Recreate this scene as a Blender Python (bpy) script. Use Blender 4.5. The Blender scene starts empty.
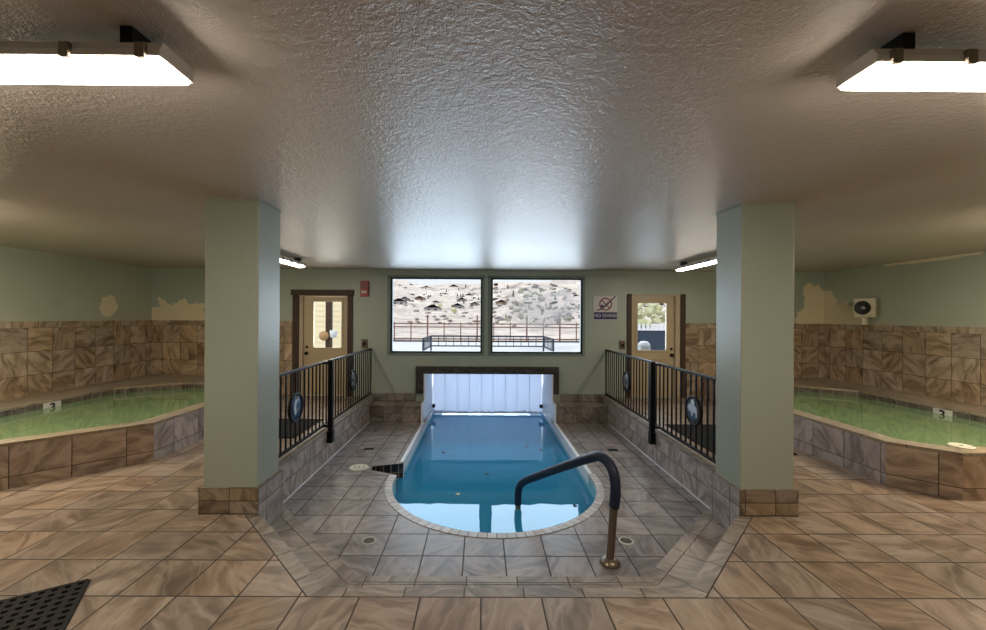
import bpy, bmesh, math, random
from mathutils import Vector, Matrix, noise
from mathutils.geometry import tessellate_polygon
PI = math.pi
C = bpy.context.scene.collection
rnd = random.Random(7)

# ------------------------------------------------------------------ mesh helper
class MB:
    def __init__(s): s.v=[]; s.f=[]; s.uv=[]; s.sm=[]
    def face(s, pts, uv=None, smooth=False, ang=None):
        i=len(s.v); s.v+= [tuple(p) for p in pts]; s.f.append(list(range(i,i+len(pts))))
        if uv is None and ang is not None:
            c,sn=math.cos(ang),math.sin(ang)
            uv=[(p[0]*c+p[1]*sn, -p[0]*sn+p[1]*c) for p in pts]
        s.uv.append(uv); s.sm.append(smooth); return s
    def box(s,x0,x1,y0,y1,z0,z1,M=None):
        P=[Vector(p) for p in((x0,y0,z0),(x1,y0,z0),(x1,y1,z0),(x0,y1,z0),(x0,y0,z1),(x1,y0,z1),(x1,y1,z1),(x0,y1,z1))]
        if M is not None: P=[M@p for p in P]
        for q in((3,2,1,0),(4,5,6,7),(0,1,5,4),(1,2,6,5),(2,3,7,6),(3,0,4,7)): s.face([P[k] for k in q])
        return s
    def prism(s,pts,z0,z1,ang=None,top=True,bottom=True,sides=True):
        area=sum(pts[i][0]*pts[(i+1)%len(pts)][1]-pts[(i+1)%len(pts)][0]*pts[i][1] for i in range(len(pts)))
        if area<0: pts=pts[::-1]
        if top: s.tess([[(p[0],p[1]) for p in pts]],z1,1,ang)
        if bottom: s.tess([[(p[0],p[1]) for p in pts]],z0,-1,ang)
        if sides:
            for i in range(len(pts)):
                a,b=pts[i],pts[(i+1)%len(pts)]
                s.face([(a[0],a[1],z0),(b[0],b[1],z0),(b[0],b[1],z1),(a[0],a[1],z1)])
        return s
    def tess(s,loops,z,sign=1,ang=None,fn=None):
        L=[[Vector((p[0],p[1],0)) for p in l] for l in loops]
        flat=[p for l in L for p in l]
        for t in tessellate_polygon(L):
            a,b,c=[flat[k] for k in t]
            n=(b-a).cross(c-a).z
            if abs(n)<1e-9: continue
            if n*sign<0: a,b,c=a,c,b
            P=[(q.x,q.y,z) for q in(a,b,c)] if fn is None else [fn(q.x,q.y) for q in(a,b,c)]
            s.face(P,ang=ang)
        return s
    def tube(s,path,r,seg=10,caps=True,smooth=True):
        path=[Vector(p) for p in path]; n=len(path); rings=[]
        up=None
        for i,p in enumerate(path):
            d=(path[min(i+1,n-1)]-path[max(i-1,0)]).normalized()
            if up is None:
                up=Vector((0,0,1)) if abs(d.z)<.9 else Vector((1,0,0))
            u=(up-d*up.dot(d)).normalized(); up=u; w=d.cross(u)
            rr=r[i] if isinstance(r,(list,tuple)) else r
            rings.append([p+u*rr*math.cos(2*PI*k/seg)+w*rr*math.sin(2*PI*k/seg) for k in range(seg)])
        for i in range(n-1):
            for k in range(seg):
                j=(k+1)%seg
                s.face([rings[i][k],rings[i][j],rings[i+1][j],rings[i+1][k]],smooth=smooth)
        if caps:
            s.face(rings[0][::-1]); s.face(rings[-1])
        return s
    def bar(s,a,b,w,h=None):
        # square bar from a to b
        h=h or w; a=Vector(a);b=Vector(b);d=(b-a).normalized()
        up=Vector((0,0,1)) if abs(d.z)<.9 else Vector((0,1,0))
        x=d.cross(up).normalized(); z=x.cross(d)
        q=[(-w/2,-h/2),(w/2,-h/2),(w/2,h/2),(-w/2,h/2)]
        A=[a+x*i+z*j for i,j in q];B=[b+x*i+z*j for i,j in q]
        for k in range(4):
            j=(k+1)%4; s.face([A[k],A[j],B[j],B[k]])
        s.face(A[::-1]); s.face(B); return s
    def lathe(s,prof,c=(0,0,0),M=None,seg=24,smooth=True,caps=True):
        c=Vector(c); M=M or Matrix.Identity(3)
        R=[[c+M@Vector((r*math.cos(2*PI*k/seg),r*math.sin(2*PI*k/seg),z)) for k in range(seg)] for r,z in prof]
        for i in range(len(R)-1):
            for k in range(seg):
                j=(k+1)%seg
                s.face([R[i][k],R[i][j],R[i+1][j],R[i+1][k]],smooth=smooth)
        if caps and prof[0][0]>1e-4: s.face(R[0][::-1])
        if caps and prof[-1][0]>1e-4: s.face(R[-1])
        return s
    def flat(s,pts,fn,t):
        # 2D outline extruded; fn(u,v,d)->3D, depth d from 0..t
        L=[Vector((p[0],p[1],0)) for p in pts]
        for tri in tessellate_polygon([L]):
            s.face([fn(L[k].x,L[k].y,t) for k in tri])
        for i in range(len(pts)):
            a,b=pts[i],pts[(i+1)%len(pts)]
            s.face([fn(a[0],a[1],0),fn(b[0],b[1],0),fn(b[0],b[1],t),fn(a[0],a[1],t)])
        return s
    def build(s,name,mat,parent=None,merge=True,bevel=0,recalc=True):
        me=bpy.data.meshes.new(name); me.from_pydata(s.v,[],s.f)
        uvl=me.uv_layers.new(name='UVMap')
        for p in me.polygons:
            p.use_smooth=s.sm[p.index]
            uv=s.uv[p.index]; n=p.normal
            if uv is None:
                if abs(n.z)>.7: uv=[(me.vertices[v].co.x,me.vertices[v].co.y) for v in p.vertices]
                else:
                    t=Vector((-n.y,n.x)).normalized() if (n.x or n.y) else Vector((1,0))
                    if t.x<-.01 or (abs(t.x)<=.01 and t.y<0): t=-t
                    uv=[(me.vertices[v].co.x*t.x+me.vertices[v].co.y*t.y,me.vertices[v].co.z) for v in p.vertices]
            for li,q in zip(p.loop_indices,uv): uvl.data[li].uv=q
        if merge:
            bm=bmesh.new(); bm.from_mesh(me)
            bmesh.ops.remove_doubles(bm,verts=bm.verts,dist=1e-5)
            if recalc: bmesh.ops.recalc_face_normals(bm,faces=bm.faces)
            bm.to_mesh(me); bm.free()
        o=bpy.data.objects.new(name,me); C.objects.link(o)
        if mat: me.materials.append(mat)
        if parent is not None: o.parent=parent; o.matrix_parent_inverse=Matrix.Translation(-Vector(parent.location)) if not parent.get('_local') and not(parent.parent and parent.parent.get('_local')) else Matrix.Identity(4)
        if bevel:
            b=o.modifiers.new('bevel','BEVEL'); b.width=bevel; b.segments=2; b.limit_method='ANGLE'
        return o

def tag(o,label=None,cat=None,group=None,kind=None):
    if label: o['label']=label
    if cat: o['category']=cat
    if group: o['group']=group
    if kind: o['kind']=kind
    return o
def empty(name,loc=(0,0,0),rz=0):
    o=bpy.data.objects.new(name,None); C.objects.link(o); o.location=loc; o.rotation_euler=(0,0,rz); o.empty_display_size=.1
    return o
def struct(o,label=None,cat=None): return tag(o,label,cat,kind='structure')
def dup(root,loc=None,rz=None,label=None):
    r=root.copy(); C.objects.link(r)
    if loc is not None: r.location=loc
    if rz is not None: r.rotation_euler=(0,0,rz)
    if label: r['label']=label
    for ch in root.children:
        c=ch.copy(); C.objects.link(c); c.parent=r
        for g in ch.children:
            d=g.copy(); C.objects.link(d); d.parent=c
    return r
def text_mesh(txt,size,name,mat,parent,fn,t=.002,align='CENTER',bold=0.0):
    cu=bpy.data.curves.new('tmp','FONT'); cu.body=txt; cu.size=size; cu.align_x=align; cu.align_y='CENTER'; cu.offset=bold
    o=bpy.data.objects.new('tmp',cu); C.objects.link(o)
    dg=bpy.context.evaluated_depsgraph_get(); me=bpy.data.meshes.new_from_object(o.evaluated_get(dg))
    bpy.data.objects.remove(o); 
    m=MB()
    bm=bmesh.new(); bm.from_mesh(me)
    r=bmesh.ops.extrude_face_region(bm,geom=bm.faces[:])
    for v in r['geom']:
        if isinstance(v,bmesh.types.BMVert): v.co.z=t
    for v in bm.verts: v.co=Vector(fn(v.co.x,v.co.y,v.co.z))
    bmesh.ops.recalc_face_normals(bm,faces=bm.faces)
    me2=bpy.data.meshes.new(name); bm.to_mesh(me2); bm.free(); bpy.data.meshes.remove(me)
    ob=bpy.data.objects.new(name,me2); C.objects.link(ob); me2.materials.append(mat)
    if parent is not None: ob.parent=parent; ob.matrix_parent_inverse=Matrix.Translation(-Vector(parent.location))
    return ob

# ------------------------------------------------------------------ materials
class NT:
    def __init__(s,name):
        s.m=bpy.data.materials.new(name); s.m.use_nodes=True; s.t=s.m.node_tree; s.t.nodes.clear()
        s.out=s.n('ShaderNodeOutputMaterial')
    def n(s,typ,**k):
        o=s.t.nodes.new(typ)
        for a,b in k.items():
            if a.startswith('i_'):
                key=a[2:]; key=int(key) if key.isdigit() else key
                if hasattr(b,'is_output') : s.t.links.new(b,o.inputs[key])
                else: o.inputs[key].default_value=b
            else: setattr(o,a,b)
        return o
    def l(s,a,b): s.t.links.new(a,b)
    def math(s,op,a,b=None,c=None):
        o=s.t.nodes.new('ShaderNodeMath'); o.operation=op
        for i,x in enumerate((a,b,c)):
            if x is None: continue
            if hasattr(x,'is_output'): s.l(x,o.inputs[i])
            else: o.inputs[i].default_value=x
        return o.outputs[0]
    def vmath(s,op,a,b=None):
        o=s.t.nodes.new('ShaderNodeVectorMath'); o.operation=op
        for i,x in enumerate((a,b)):
            if x is None: continue
            if hasattr(x,'is_output'): s.l(x,o.inputs[i])
            else: o.inputs[i].default_value=x
        return o.outputs[0]
    def mix(s,f,a,b,mode='MIX'):
        o=s.t.nodes.new('ShaderNodeMix'); o.data_type='RGBA'; o.blend_type=mode
        for i,x in ((0,f),(6,a),(7,b)):
            if hasattr(x,'is_output'): s.l(x,o.inputs[i])
            else: o.inputs[i].default_value=x if i==0 else col(x)
        return o.outputs[2]
    def ramp(s,f,stops):
        o=s.t.nodes.new('ShaderNodeValToRGB'); s.l(f,o.inputs[0]); e=o.color_ramp.elements
        while len(e)<len(stops): e.new(.5)
        for k,(p,c) in enumerate(stops): e[k].position=p; e[k].color=col(c)
        return o.outputs[0]
    def bsdf(s,color,rough=.5,bump=None,metal=0,spec=.5,dist=.002,strength=1):
        b=s.n('ShaderNodeBsdfPrincipled')
        for k,x in (('Base Color',color),('Roughness',rough),('Metallic',metal),('Specular IOR Level',spec)):
            if hasattr(x,'is_output'): s.l(x,b.inputs[k])
            else: b.inputs[k].default_value=col(x) if k=='Base Color' else x
        if bump is not None:
            bp=s.n('ShaderNodeBump',i_Distance=dist,i_Strength=strength); s.l(bump,bp.inputs['Height']); s.l(bp.outputs[0],b.inputs['Normal'])
        s.l(b.outputs[0],s.out.inputs[0]); return b
def col(c): return tuple(c) if len(c)==4 else tuple(c)+(1.0,)
def S(r,g,b):
    f=lambda u:(u/255/12.92) if u/255<=.04045 else ((u/255+.055)/1.055)**2.4
    return (f(r),f(g),f(b))

def plain(name,c,rough=.5,metal=0,var=.12,scale=6,bump=0,bscale=80,spec=.5):
    t=NT(name); P=t.n('ShaderNodeTexCoord').outputs['Object']
    nz=t.n('ShaderNodeTexNoise',i_Scale=scale,i_Detail=4.0); t.l(P,nz.inputs['Vector'])
    cc=t.mix(nz.outputs[0],tuple(x*(1-var) for x in c),tuple(min(1,x*(1+var)) for x in c))
    bo=None
    if bump:
        n2=t.n('ShaderNodeTexNoise',i_Scale=bscale,i_Detail=3.0); t.l(P,n2.inputs['Vector']); bo=n2.outputs[0]
    t.bsdf(cc,rough,bo,metal,spec,dist=bump or .001)
    return t.m

def tile_mat(name,size=(.34,.34),off=(0,0),grout=.006,pal=None,rough=.35,seed=0.0,vein=2.2,gcol=None,bright=1.0,tvar=.25):
    pal=pal or [(0.0,S(96,78,60)),(.35,S(140,118,94)),(.55,S(168,148,124)),(.75,S(186,166,142)),(1.0,S(126,110,96))]
    gcol=gcol or S(66,54,44)
    pal=[(p,tuple(min(1,x*bright) for x in c)) for p,c in pal]
    t=NT(name); uv=t.n('ShaderNodeUVMap',uv_map='UVMap').outputs[0]
    q=t.vmath('DIVIDE',t.vmath('SUBTRACT',uv,(off[0],off[1],0)),(size[0],size[1],1))
    cell=t.vmath('FLOOR',q); fr=t.vmath('FRACTION',q)
    wn=t.n('ShaderNodeTexWhiteNoise',noise_dimensions='3D'); t.l(t.vmath('ADD',cell,(seed,seed*1.7,seed)),wn.inputs['Vector'])
    rc=t.n('ShaderNodeSeparateColor'); t.l(wn.outputs['Color'],rc.inputs[0])
    loc=t.vmath('MULTIPLY',t.vmath('SUBTRACT',fr,(.5,.5,0)),(size[0],size[1],1))
    rot=t.n('ShaderNodeVectorRotate',rotation_type='Z_AXIS'); t.l(loc,rot.inputs['Vector'])
    t.l(t.math('MULTIPLY',rc.outputs[0],6.283),rot.inputs['Angle'])
    sh=t.vmath('ADD',rot.outputs[0],t.vmath('SCALE',wn.outputs['Color']))
    sc=t.t.nodes[-1]
    # long soft veins: noise stretched along one axis and warped
    ofs=t.n('ShaderNodeVectorMath',operation='SCALE'); t.l(wn.outputs['Color'],ofs.inputs[0]); ofs.inputs['Scale'].default_value=13.0
    p2=t.vmath('ADD',rot.outputs[0],ofs.outputs[0])
    w=t.n('ShaderNodeTexNoise',i_Scale=5.0,i_Detail=2.0); t.l(p2,w.inputs['Vector'])
    wv=t.vmath('MULTIPLY',t.vmath('SUBTRACT',w.outputs['Color'],(.5,.5,.5)),(.10,.10,.0))
    p3=t.vmath('MULTIPLY',t.vmath('ADD',p2,wv),(1.3,3.6,1.0))
    n1=t.n('ShaderNodeTexNoise',i_Scale=vein,i_Detail=5.0,i_Roughness=.55,i_Distortion=.9); t.l(p3,n1.inputs['Vector'])
    mr=t.n('ShaderNodeMapRange'); t.l(n1.outputs[0],mr.inputs[0]); mr.inputs[1].default_value=.28; mr.inputs[2].default_value=.74
    c=t.ramp(mr.outputs[0],pal)
    # thin light seams
    wv2=t.n('ShaderNodeTexWave',bands_direction='Y',i_Scale=.55,i_Distortion=7.0,i_Detail=3.0); t.l(p3,wv2.inputs['Vector'])
    seam=t.math('MULTIPLY',t.math('GREATER_THAN',wv2.outputs['Fac'],.97),.12)
    c=t.mix(seam,c,S(205,188,164))
    br=t.math('ADD',t.math('MULTIPLY',rc.outputs[1],tvar),1-tvar/2)
    hs=t.n('ShaderNodeHueSaturation'); t.l(c,hs.inputs['Color']); t.l(br,hs.inputs['Value']); t.l(t.math('ADD',t.math('MULTIPLY',rc.outputs[2],.3),.72),hs.inputs['Saturation'])
    s1=t.n('ShaderNodeSeparateXYZ'); t.l(fr,s1.inputs[0])
    dx=t.math('MULTIPLY',t.math('MINIMUM',s1.outputs[0],t.math('SUBTRACT',1.0,s1.outputs[0])),size[0])
    dy=t.math('MULTIPLY',t.math('MINIMUM',s1.outputs[1],t.math('SUBTRACT',1.0,s1.outputs[1])),size[1])
    d=t.math('MINIMUM',dx,dy)
    gm=t.n('ShaderNodeMapRange'); t.l(d,gm.inputs[0]); gm.inputs[1].default_value=grout*.35; gm.inputs[2].default_value=grout*.75; gm.inputs[3].default_value=1; gm.inputs[4].default_value=0
    cc=t.mix(gm.outputs[0],hs.outputs[0],gcol)
    h=t.math('ADD',t.math('MULTIPLY',n1.outputs[0],.5),t.math('MULTIPLY',gm.outputs[0],-1.0))
    rg=t.math('ADD',t.math('MULTIPLY',gm.outputs[0],.4),t.math('ADD',t.math('MULTIPLY',n1.outputs[0],.25),rough-.12))
    t.bsdf(cc,rg,h,dist=.0025,strength=.7)
    return t.m

def wall_mat(name,c,blobs=(),bump=.0012,rough=.42):
    """painted plaster; blobs=(centre,(rx,ry,rz)) are bare patches where the paint came off"""
    t=NT(name); P=t.n('ShaderNodeNewGeometry').outputs['Position']
    nz=t.n('ShaderNodeTexNoise',i_Scale=1.3,i_Detail=3.0); t.l(P,nz.inputs['Vector'])
    cc=t.mix(nz.outputs[0],tuple(x*.9 for x in c),tuple(x*1.1 for x in c))
    w=t.n('ShaderNodeTexNoise',i_Scale=6.0,i_Detail=5.0); t.l(P,w.inputs['Vector'])
    wob=t.math('MULTIPLY',t.math('SUBTRACT',w.outputs[0],.5),1.1)
    for ctr,rad in blobs:
        d=t.vmath('LENGTH',t.vmath('DIVIDE',t.vmath('SUBTRACT',P,ctr),rad))
        dd=t.t.nodes[-1].outputs['Value']
        k=t.math('LESS_THAN',t.math('ADD',dd,wob),1.0)
        cc=t.mix(k,cc,S(222,208,176))
    b=t.n('ShaderNodeTexNoise',i_Scale=55.0,i_Detail=2.0); t.l(P,b.inputs['Vector'])
    t.bsdf(cc,rough,b.outputs[0],dist=bump*2,strength=.6)
    return t.m

def ceiling_mat():
    t=NT('ceiling_paint'); P=t.n('ShaderNodeNewGeometry').outputs['Position']
    nz=t.n('ShaderNodeTexNoise',i_Scale=.8,i_Detail=4.0); t.l(P,nz.inputs['Vector'])
    cc=t.mix(nz.outputs[0],S(190,178,166),S(208,196,184))
    b=t.n('ShaderNodeTexNoise',i_Scale=150.0,i_Detail=2.0); t.l(P,b.inputs['Vector'])
    b2=t.n('ShaderNodeTexNoise',i_Scale=3.0,i_Detail=2.0); t.l(P,b2.inputs['Vector'])
    b3=t.n('ShaderNodeTexNoise',i_Scale=60.0,i_Detail=2.0); t.l(P,b3.inputs['Vector'])
    b4=t.n('ShaderNodeTexNoise',i_Scale=22.0,i_Detail=2.0); t.l(P,b4.inputs['Vector'])
    h=t.math('ADD',t.math('ADD',b.outputs[0],t.math('MULTIPLY',b3.outputs[0],1.3)),t.math('ADD',t.math('MULTIPLY',b4.outputs[0],1.8),t.math('MULTIPLY',b2.outputs[0],1.2)))
    t.bsdf(cc,.23,h,dist=.0036,strength=.95,spec=.35)
    return t.m

def emit(name,c,s):
    t=NT(name); e=t.n('ShaderNodeEmission',i_Strength=s); e.inputs[0].default_value=col(c); t.l(e.outputs[0],t.out.inputs[0]); return t.m

def water_mat(name,tint,gmin=.06,wave=.004,scale=3.0,gcol=(1,1,1),depth=.8,murk=None,mk=.0):
    """still water: mirror by Fresnel over a tinted clear body"""
    t=NT(name); P=t.n('ShaderNodeNewGeometry').outputs['Position']
    nz=t.n('ShaderNodeTexNoise',i_Scale=scale,i_Detail=1.0); t.l(P,nz.inputs['Vector'])
    bp=t.n('ShaderNodeBump',i_Distance=wave,i_Strength=.4); t.l(nz.outputs[0],bp.inputs['Height'])
    tr=t.n('ShaderNodeBsdfTransparent'); tr.inputs[0].default_value=col(tint)
    body=tr.outputs[0]
    if murk:
        df=t.n('ShaderNodeBsdfDiffuse'); df.inputs[0].default_value=col(murk)
        m0=t.n('ShaderNodeMixShader',i_0=mk); t.l(body,m0.inputs[1]); t.l(df.outputs[0],m0.inputs[2]); body=m0.outputs[0]
    gl=t.n('ShaderNodeBsdfGlossy'); gl.inputs['Roughness'].default_value=.015; gl.inputs[0].default_value=col(gcol); t.l(bp.outputs[0],gl.inputs['Normal'])
    fr=t.n('ShaderNodeFresnel',i_IOR=1.6); t.l(bp.outputs[0],fr.inputs['Normal'])
    f=t.math('MAXIMUM',fr.outputs[0],gmin)
    mx=t.n('ShaderNodeMixShader'); t.l(f,mx.inputs[0]); t.l(body,mx.inputs[1]); t.l(gl.outputs[0],mx.inputs[2])
    t.l(mx.outputs[0],t.out.inputs[0]); return t.m

def glass_mat(name):
    t=NT(name); tr=t.n('ShaderNodeBsdfTransparent'); tr.inputs[0].default_value=(.95,.97,.97,1)
    gl=t.n('ShaderNodeBsdfGlossy'); gl.inputs['Roughness'].default_value=.02
    fr=t.n('ShaderNodeFresnel',i_IOR=1.1)
    mx=t.n('ShaderNodeMixShader'); t.l(fr.outputs[0],mx.inputs[0]); t.l(tr.outputs[0],mx.inputs[1]); t.l(gl.outputs[0],mx.inputs[2]); t.l(mx.outputs[0],t.out.inputs[0]); return t.m

def vinyl_mat():
    t=NT('frosted_vinyl'); P=t.n('ShaderNodeTexCoord').outputs['Object']
    nz=t.n('ShaderNodeTexNoise',i_Scale=2.0,i_Detail=3.0); t.l(P,nz.inputs['Vector'])
    c=t.mix(nz.outputs[0],(.80,.86,.97),(.88,.92,.99))
    d=t.n('ShaderNodeBsdfDiffuse'); t.l(c,d.inputs[0]); tl=t.n('ShaderNodeBsdfTranslucent'); t.l(c,tl.inputs[0])
    sz=t.n('ShaderNodeSeparateXYZ'); t.l(t.n('ShaderNodeNewGeometry').outputs['Position'],sz.inputs[0])
    n2=t.n('ShaderNodeTexNoise',i_Scale=9.0,i_Detail=3.0); t.l(P,n2.inputs['Vector'])
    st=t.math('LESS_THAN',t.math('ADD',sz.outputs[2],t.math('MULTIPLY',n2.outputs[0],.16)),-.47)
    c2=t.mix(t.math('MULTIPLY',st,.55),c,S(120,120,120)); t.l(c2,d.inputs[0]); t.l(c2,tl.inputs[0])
    mx=t.n('ShaderNodeMixShader',i_0=.72); t.l(d.outputs[0],mx.inputs[1]); t.l(tl.outputs[0],mx.inputs[2]); t.l(mx.outputs[0],t.out.inputs[0]); return t.m

def wood_mat(name,c0,c1,scale=8,stretch=(6,6,1.0)):
    t=NT(name); P=t.n('ShaderNodeTexCoord').outputs['Object']
    p=t.vmath('MULTIPLY',P,stretch)
    nz=t.n('ShaderNodeTexNoise',i_Scale=scale*.4,i_Detail=6.0,i_Distortion=1.0); t.l(p,nz.inputs['Vector'])
    c=t.ramp(nz.outputs[0],[(.3,c0),(.7,c1)])
    t.bsdf(c,.6,nz.outputs[0],dist=.004); return t.m

def hill_mat():
    t=NT('dry_hillside'); P=t.n('ShaderNodeNewGeometry').outputs['Position']
    a=t.n('ShaderNodeTexNoise',i_Scale=.03,i_Detail=8.0,i_Roughness=.7); t.l(P,a.inputs['Vector'])
    c=t.ramp(a.outputs[0],[(.3,S(172,160,156)),(.5,S(222,210,204)),(.7,S(240,231,226))])
    b=t.n('ShaderNodeTexNoise',i_Scale=.30,i_Detail=7.0,i_Roughness=.8); t.l(P,b.inputs['Vector'])
    m=t.math('GREATER_THAN',b.outputs[0],.54)
    c=t.mix(t.math('MULTIPLY',m,.6),c,S(128,124,122))
    t.bsdf(c,.9,spec=.1); return t.m

TILE_WARM=[(0.0,S(124,106,88)),(.32,S(152,130,106)),(.55,S(178,156,130)),(.78,S(194,174,150)),(1.0,S(140,122,106))]
TILE_WALL=[(0.0,S(84,66,46)),(.32,S(132,108,80)),(.55,S(160,136,106)),(.78,S(176,152,122)),(1.0,S(110,92,72))]
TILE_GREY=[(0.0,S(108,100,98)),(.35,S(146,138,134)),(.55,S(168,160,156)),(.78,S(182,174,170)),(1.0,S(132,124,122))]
TILE_STEP=[(a,tuple((x+y)/2 for x,y in zip(b,c))) for (a,b),(_,c) in zip(TILE_WARM,TILE_GREY)]
tn=lambda P,q:[(a,tuple(x*y for x,y in zip(b,q))) for a,b in P]
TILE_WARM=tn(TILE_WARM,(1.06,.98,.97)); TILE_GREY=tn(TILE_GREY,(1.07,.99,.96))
dk=lambda P,k:[(a,tuple(x*k for x in b)) for a,b in P]
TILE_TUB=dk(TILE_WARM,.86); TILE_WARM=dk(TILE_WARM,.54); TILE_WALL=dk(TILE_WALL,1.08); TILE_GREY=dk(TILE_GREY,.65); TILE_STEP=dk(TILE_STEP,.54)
M={}
M['grout']=plain('dark_grout',S(48,40,34),.9)
M['floor']=tile_mat('stone_floor_tile',(.34,.34),(.195,2.29),grout=.008,gcol=S(50,40,32),pal=TILE_WARM,rough=.38,seed=3)
M['floor_low']=tile_mat('grey_deck_tile',(.343,.343),(.056,3.40),grout=.009,gcol=S(44,40,38),pal=TILE_GREY,rough=.36,seed=11,tvar=.15)
M['step']=tile_mat('step_tile',(.34,.6),(.1,.31),pal=TILE_STEP,rough=.4,seed=21)
M['kerbcap']=tile_mat('kerb_cap_stone',(.34,3.0),(.1,-1),pal=dk(TILE_STEP,1.15),rough=.45,seed=72)
M['tubcool']=tile_mat('tub_tile_daylight_cast',(.40,.30),(.3,.11),pal=dk(TILE_GREY,1.4),rough=.4,seed=55)  # tub tile on the pool side, cool daylight cast put into its colour
M['ledge']=tile_mat('ledge_tile',(.34,.17),(.06,-.42),pal=TILE_STEP,rough=.4,seed=57)
M['curb']=tile_mat('curb_tile',(.34,.21),(.1,-.42),pal=dk(TILE_GREY,1.4),rough=.4,seed=31)
M['wain']=tile_mat('wall_tile',(.34,.34),(.06,.36),pal=TILE_WALL,rough=.4,seed=41,tvar=.35)
M['cap']=tile_mat('cap_tile',(.34,.2),(.2,1.376),pal=TILE_WALL,rough=.4,seed=47)
M['tub']=tile_mat('tub_tile',(.40,.30),(.3,.11),pal=TILE_TUB,rough=.4,seed=53)
M['band']=tile_mat('waterline_tile',(.15,.17),(0,.245),pal=[(0,S(58,50,42)),(.5,S(92,80,66)),(1,S(112,100,84))],gcol=S(150,146,136),rough=.3,seed=61)
M['coping']=tile_mat('coping_stone',(.5,3.0),(.1,-1),pal=[(0,S(112,96,75)),(.5,S(142,125,101)),(1,S(157,141,118))],rough=.45,seed=71)
M['pcope']=tile_mat('pool_edge_mosaic',(.085,.2),(0,-.05),grout=.006,pal=[(0,S(150,146,146)),(.5,S(190,186,186)),(1,S(208,204,204))],gcol=S(110,106,104),rough=.4,seed=81)
M['darktile']=tile_mat('skimmer_tile',(.1,.12),(0,-.42),pal=[(0,S(14,14,14)),(1,S(34,34,32))],gcol=S(120,112,98),grout=.012,rough=.3,seed=83)
M['sage']=wall_mat('sage_paint',S(163,172,159),[((-6.15,8.05,1.44),(.75,.3,.42)),((6.45,8.05,1.75),(.22,.3,.5)),((6.5,8.05,1.5),(.4,.3,.36)),((6.36,8.05,2.05),(.12,.3,.3))])
M['sageL']=wall_mat('sage_paint_side',S(172,175,156),[((-6.64,7.12,1.73),(.3,.17,.17))])
M['sageR']=wall_mat('sage_paint_far_side',S(172,175,156),[((6.64,7.98,1.72),(.3,.26,.38)),((6.64,7.68,1.52),(.3,.46,.36)),((6.64,6.2,2.5),(.3,.7,.05))])
M['pillar']=wall_mat('pillar_paint',S(164,170,152),bump=.002,rough=.35)
M['ceil']=ceiling_mat()
M['white']=plain('white_plastic',S(225,228,235),.35,var=.03)
M['fixture']=plain('fixture_grey',S(205,200,192),.45)
M['clip']=plain('clip_bronze',S(120,108,90),.5,.2)
M['black']=plain('black_enamel',S(10,10,13),.5,bump=.0002,spec=.22)
M['rubber']=plain('black_rubber',S(22,20,19),.7,spec=.2)
M['sleeve']=plain('navy_grip',S(24,32,58),.5,bump=.0006,bscale=200)
M['brass']=plain('worn_bronze_metal',S(132,118,100),.35,.75)
M['steel']=plain('steel',S(170,168,162),.35,.9)
M['wood']=wood_mat('dark_stained_wood',S(38,24,14),S(74,50,32))
M['beam']=wood_mat('charred_beam_wood',S(8,7,7),S(76,66,60),14,(1.2,3,3))
M['jamb']=plain('pale_jamb',S(186,166,140),.5)
M['door']=plain('tan_door_paint',S(182,163,130),.4,var=.05)
M['sash']=plain('grey_green_sash',S(120,132,124),.4)
M['sashdk']=plain('dark_glazing_bead',S(40,52,54),.4)
M['glass']=glass_mat('window_glass')
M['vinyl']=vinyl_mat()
M['basin']=plain('pool_plaster_blue',S(120,185,205),.6,var=.05)
M['tubbasin']=plain('tub_plaster_green',S(140,170,130),.6)
M['water']=water_mat('pool_water_clear',(.38,.72,.86),murk=S(56,158,206),mk=.66,gmin=.07,gcol=(.75,.88,1))
M['tubwater']=water_mat('tub_water_green',(.45,.7,.45),murk=S(128,160,112),mk=.7,gmin=.04,wave=.003)
M['lamp']=emit('fluorescent_diffuser',(1.0,.90,.77),64.0)
M['lampfill']=emit('added_fill_diffuser',(1.0,.87,.66),150.0)  # for the added fill lights over the hot tubs
M['lampfar']=emit('fluorescent_diffuser_dimmer',(1.0,.92,.80),34.0)
M['red']=plain('alarm_red',S(160,28,22),.4)
M['signw']=plain('sign_white',S(205,200,196),.4,var=.03)
M['signred']=plain('sign_red',S(120,26,30),.4)
M['navy']=plain('sign_navy',S(34,36,96),.4)
M['callbox']=plain('call_box_brown',S(100,80,66),.5)
M['concrete']=plain('snowy_concrete',S(222,224,232),.9,scale=.4,var=.06)
M['hill']=hill_mat()
M['steelblue']=plain('slate_blue_paint',S(44,58,78),.5)
M['rust']=plain('fence_brown',S(110,80,74),.6)
M['cream']=plain('cream_siding',S(238,224,190),.7,var=.04)
M['conifer']=plain('dark_conifer',S(78,84,74),.9,scale=.6,var=.3)
M['bare']=plain('bare_brush',S(150,142,136),.9,scale=.6,var=.25)
M['sageleaf']=plain('grey_green_brush',S(150,154,136),.9,scale=.6,var=.3)
M['plum']=plain('plum_brush',S(134,124,130),.9,scale=.6,var=.3)
M['olive']=plain('olive_leaves',S(196,196,160),.9,scale=5,var=.4)
M['bark']=plain('bark',S(90,74,64),.9)
M['roof1']=plain('dark_shingle',S(70,62,66),.9)
M['house1']=plain('brown_siding',S(150,124,110),.8)
M['house2']=plain('grey_siding',S(160,156,158),.8)
M['dkglass']=plain('dark_panes',S(50,58,66),.2)
M['discblue']=plain('medallion_blue',S(52,84,124),.4,scale=14,var=.25)
M['discgrey']=plain('medallion_grey',S(78,82,92),.4,scale=14,var=.3)
M['emb_w']=plain('emblem_white',S(196,206,222),.4)
M['emb_t']=plain('emblem_tan',S(150,130,104),.4)
M['pale']=plain('cream_plastic',S(208,202,184),.4,var=.05)
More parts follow.
